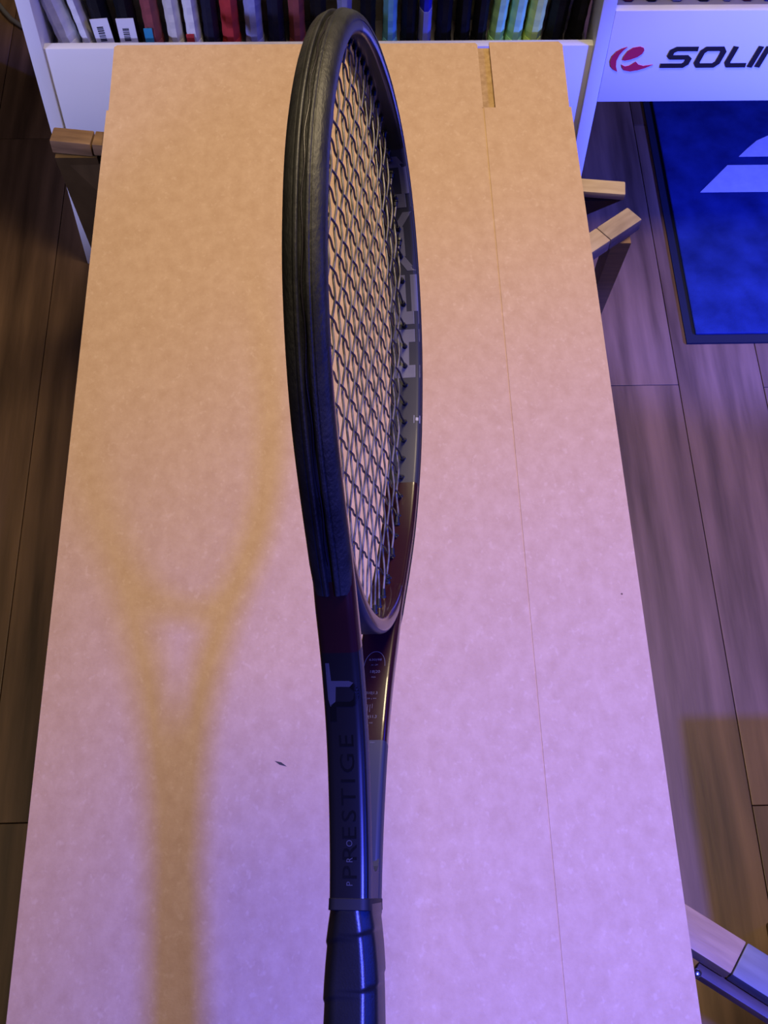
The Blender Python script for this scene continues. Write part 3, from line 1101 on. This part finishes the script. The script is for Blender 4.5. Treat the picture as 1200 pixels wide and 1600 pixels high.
b = bmesh.new()
subdiv_poly(b, [(361.6, 6.9), (361.6, 5.0), (369.9, 4.7), (370.0, -4.0), (370.9, -6.2), (372.8, -4.2), (372.7, 2.6), (379.7, 3.3), (382.0, 5.9), (378.5, 6.9), (370, 7.0)], outer_left)
finish('emblem_top', b, 'print_dim', racket)
b = bmesh.new()
subdiv_poly(b, [(371.1, -6.2), (372.4, -7.8), (375.2, -8.6), (377.9, -8.5), (381.0, -7.2), (382.2, -5.0), (382.1, 3.1), (389.2, 3.3), (389.1, 6.3), (381.6, 6.2), (379.7, 3.3), (379.8, -3.9), (378.6, -5.7), (375.1, -6.3), (373.0, -4.1)], outer_left)
finish('emblem_stroke', b, 'print_black', racket)
# two lines of lettering up the shaft (reading towards the tip, heads to the left)
polys, tw, th = text_polys('PRESTIGE', 10, 1.22)
b = bmesh.new()
k1, k2 = 69.0 / tw, 7.2 / th
flat(b, [[(x * k1, y * k2) for x, y in q] for q in polys], lambda x, y: outer_left(464.6 - x, -4.5 + y, 0.12))
finish('shaft_lettering', b, 'print_black', racket)
b = bmesh.new()
for ch, s0 in (('P', 468.0), ('R', 456.8), ('O', 449.3)):
    polys, tw, th = text_polys(ch, 10)
    k = 3.0 / th
    flat(b, [[(x * k, y * k) for x, y in q] for q in polys], lambda x, y: outer_left(s0 - x, -2.3 + y, 0.2))
finish('small_lettering', b, 'print_dim', racket)
# little specification table printed inside the right arm (reads across the arm)
b = bmesh.new()
for body, s0, tl, width, hgt in (('630|98', 354.8, 3.4, 7.0, 1.7), ('IN  CM', 357.2, 1.8, 3.6, 0.8), ('18|20', 361.9, 1.9, 5.4, 2.0), ('MIX', 364.2, 0.9, 2.4, 0.8),
                                 ('310|1.3', 373.8, 2.8, 6.2, 1.9), ('GR | IN', 376.2, 2.4, 5.4, 0.8), ('320|11.3', 386.8, 3.6, 7.8, 2.1), ('GR | OZ', 389.4, 2.4, 4.8, 0.9), ('MM', 399.5, -2.0, 2.2, 0.8)):
    polys, tw, th = text_polys(body, 10)
    ka, kb = width / tw, hgt / th
    flat(b, [[(x * ka, y * kb) for x, y in q] for q in polys], lambda x, y: inner_right(s0 - y, tl - x))
for t0, t1, s0, s1 in ((1.0, 1.2, 379.0, 383.0), (-0.2, 0.0, 379.0, 383.2), (-1.4, -1.2, 378.6, 381.0)):
    b.faces.new([b.verts.new(inner_right(s, t)) for s, t in ((s0, t0), (s0, t1), (s1, t1), (s1, t0))])
# thin arch over the table
A = [(-5.8 * math.cos(math.pi * k / 24), 357.5 - 8.5 * math.sin(math.pi * k / 24)) for k in range(25)]
for q in stroke_polys(A, 0.28):
    b.faces.new([b.verts.new(inner_right(y, x)) for x, y in q])
M['print_spec'] = mat('spec_print_ink', (0.12, 0.11, 0.10), 0.4)
finish('spec_print', b, 'print_spec', racket)

# grip ------------------------------------------------------------------
GR = [(476.5, 18.9, 10.4), (481, 18.9, 10.6), (487, 18.4, 11.4), (495, 17.6, 12.3), (505, 16.9, 13.0), (515, 16.4, 13.4), (560, 16.4, 13.6), (640, 16.5, 13.7), (668, 17.4, 14.6), (676, 18.6, 15.6)]


def gsize(s):
    for i in range(len(GR) - 1):
        if GR[i][0] <= s <= GR[i + 1][0]:
            f = (s - GR[i][0]) / (GR[i + 1][0] - GR[i][0])
            return GR[i][1] + f * (GR[i + 1][1] - GR[i][1]), GR[i][2] + f * (GR[i + 1][2] - GR[i][2])
    return GR[-1][1], GR[-1][2]


def oct_pts(W, T):
    c = 0.30 * (W + T)
    base = [(W, T - c * 0.62), (W - c * 0.72, T), (-W + c * 0.72, T), (-W, T - c * 0.62), (-W, -T + c * 0.62), (-W + c * 0.72, -T), (W - c * 0.72, -T), (W, -T + c * 0.62)]
    out = []
    for i in range(8):                                   # rounded corners, 5 points a corner
        p0, p, p1 = Vector(base[i - 1]), Vector(base[i]), Vector(base[(i + 1) % 8])
        a = p + (p0 - p).normalized() * min(2.2, (p0 - p).length * 0.45)
        c_ = p + (p1 - p).normalized() * min(2.2, (p1 - p).length * 0.45)
        for k in range(5):
            f = k / 4
            out.append((1 - f) ** 2 * a + 2 * f * (1 - f) * p + f * f * c_)
    return out


PITCH = 26.0
bm = bmesh.new()
rings = []
s = 477.0
while s <= 676.0:
    W, T = gsize(s)
    ring = []
    for q in oct_pts(W, T):
        ang = math.atan2(q.y, q.x) / (2 * math.pi)
        ph = ((s - 480.0) / PITCH + ang) % 1.0
        lift = 0.75 * ph if ph < 0.94 else 0.75 * (1 - ph) / 0.06          # each turn overlaps the last one
        d = q.normalized()
        ring.append(RP(q.x + d.x * (lift - 0.3), s, q.y + d.y * (lift - 0.3)))
    rings.append(ring)
    s += 0.8
loft(bm, rings)
finish('grip', bm, 'grip', racket, 28)
bm = bmesh.new()
rings = []
for s, k in ((474.8, 0.985), (475.1, 1.004), (477.5, 1.006), (480.2, 1.016), (480.5, 1.0)):
    sx = rsec(19.0, 19.0, 10.25, 4.2, 4.2)
    rings.append([RP(a * k, s + 0.10 * a * 0.3, t * k) for a, t in sx])
loft(bm, rings)
finish('collar', bm, 'rubber', racket, 35)
bm = bmesh.new()
rings = []
for s, k in ((675.5, 1.0), (677.5, 1.05), (683.5, 1.05), (685.0, 0.96)):
    rings.append([RP(q.x * k, s, q.y * k) for q in oct_pts(18.6, 15.6)])
loft(bm, rings)
finish('butt_cap', bm, 'rubber', racket, 35)
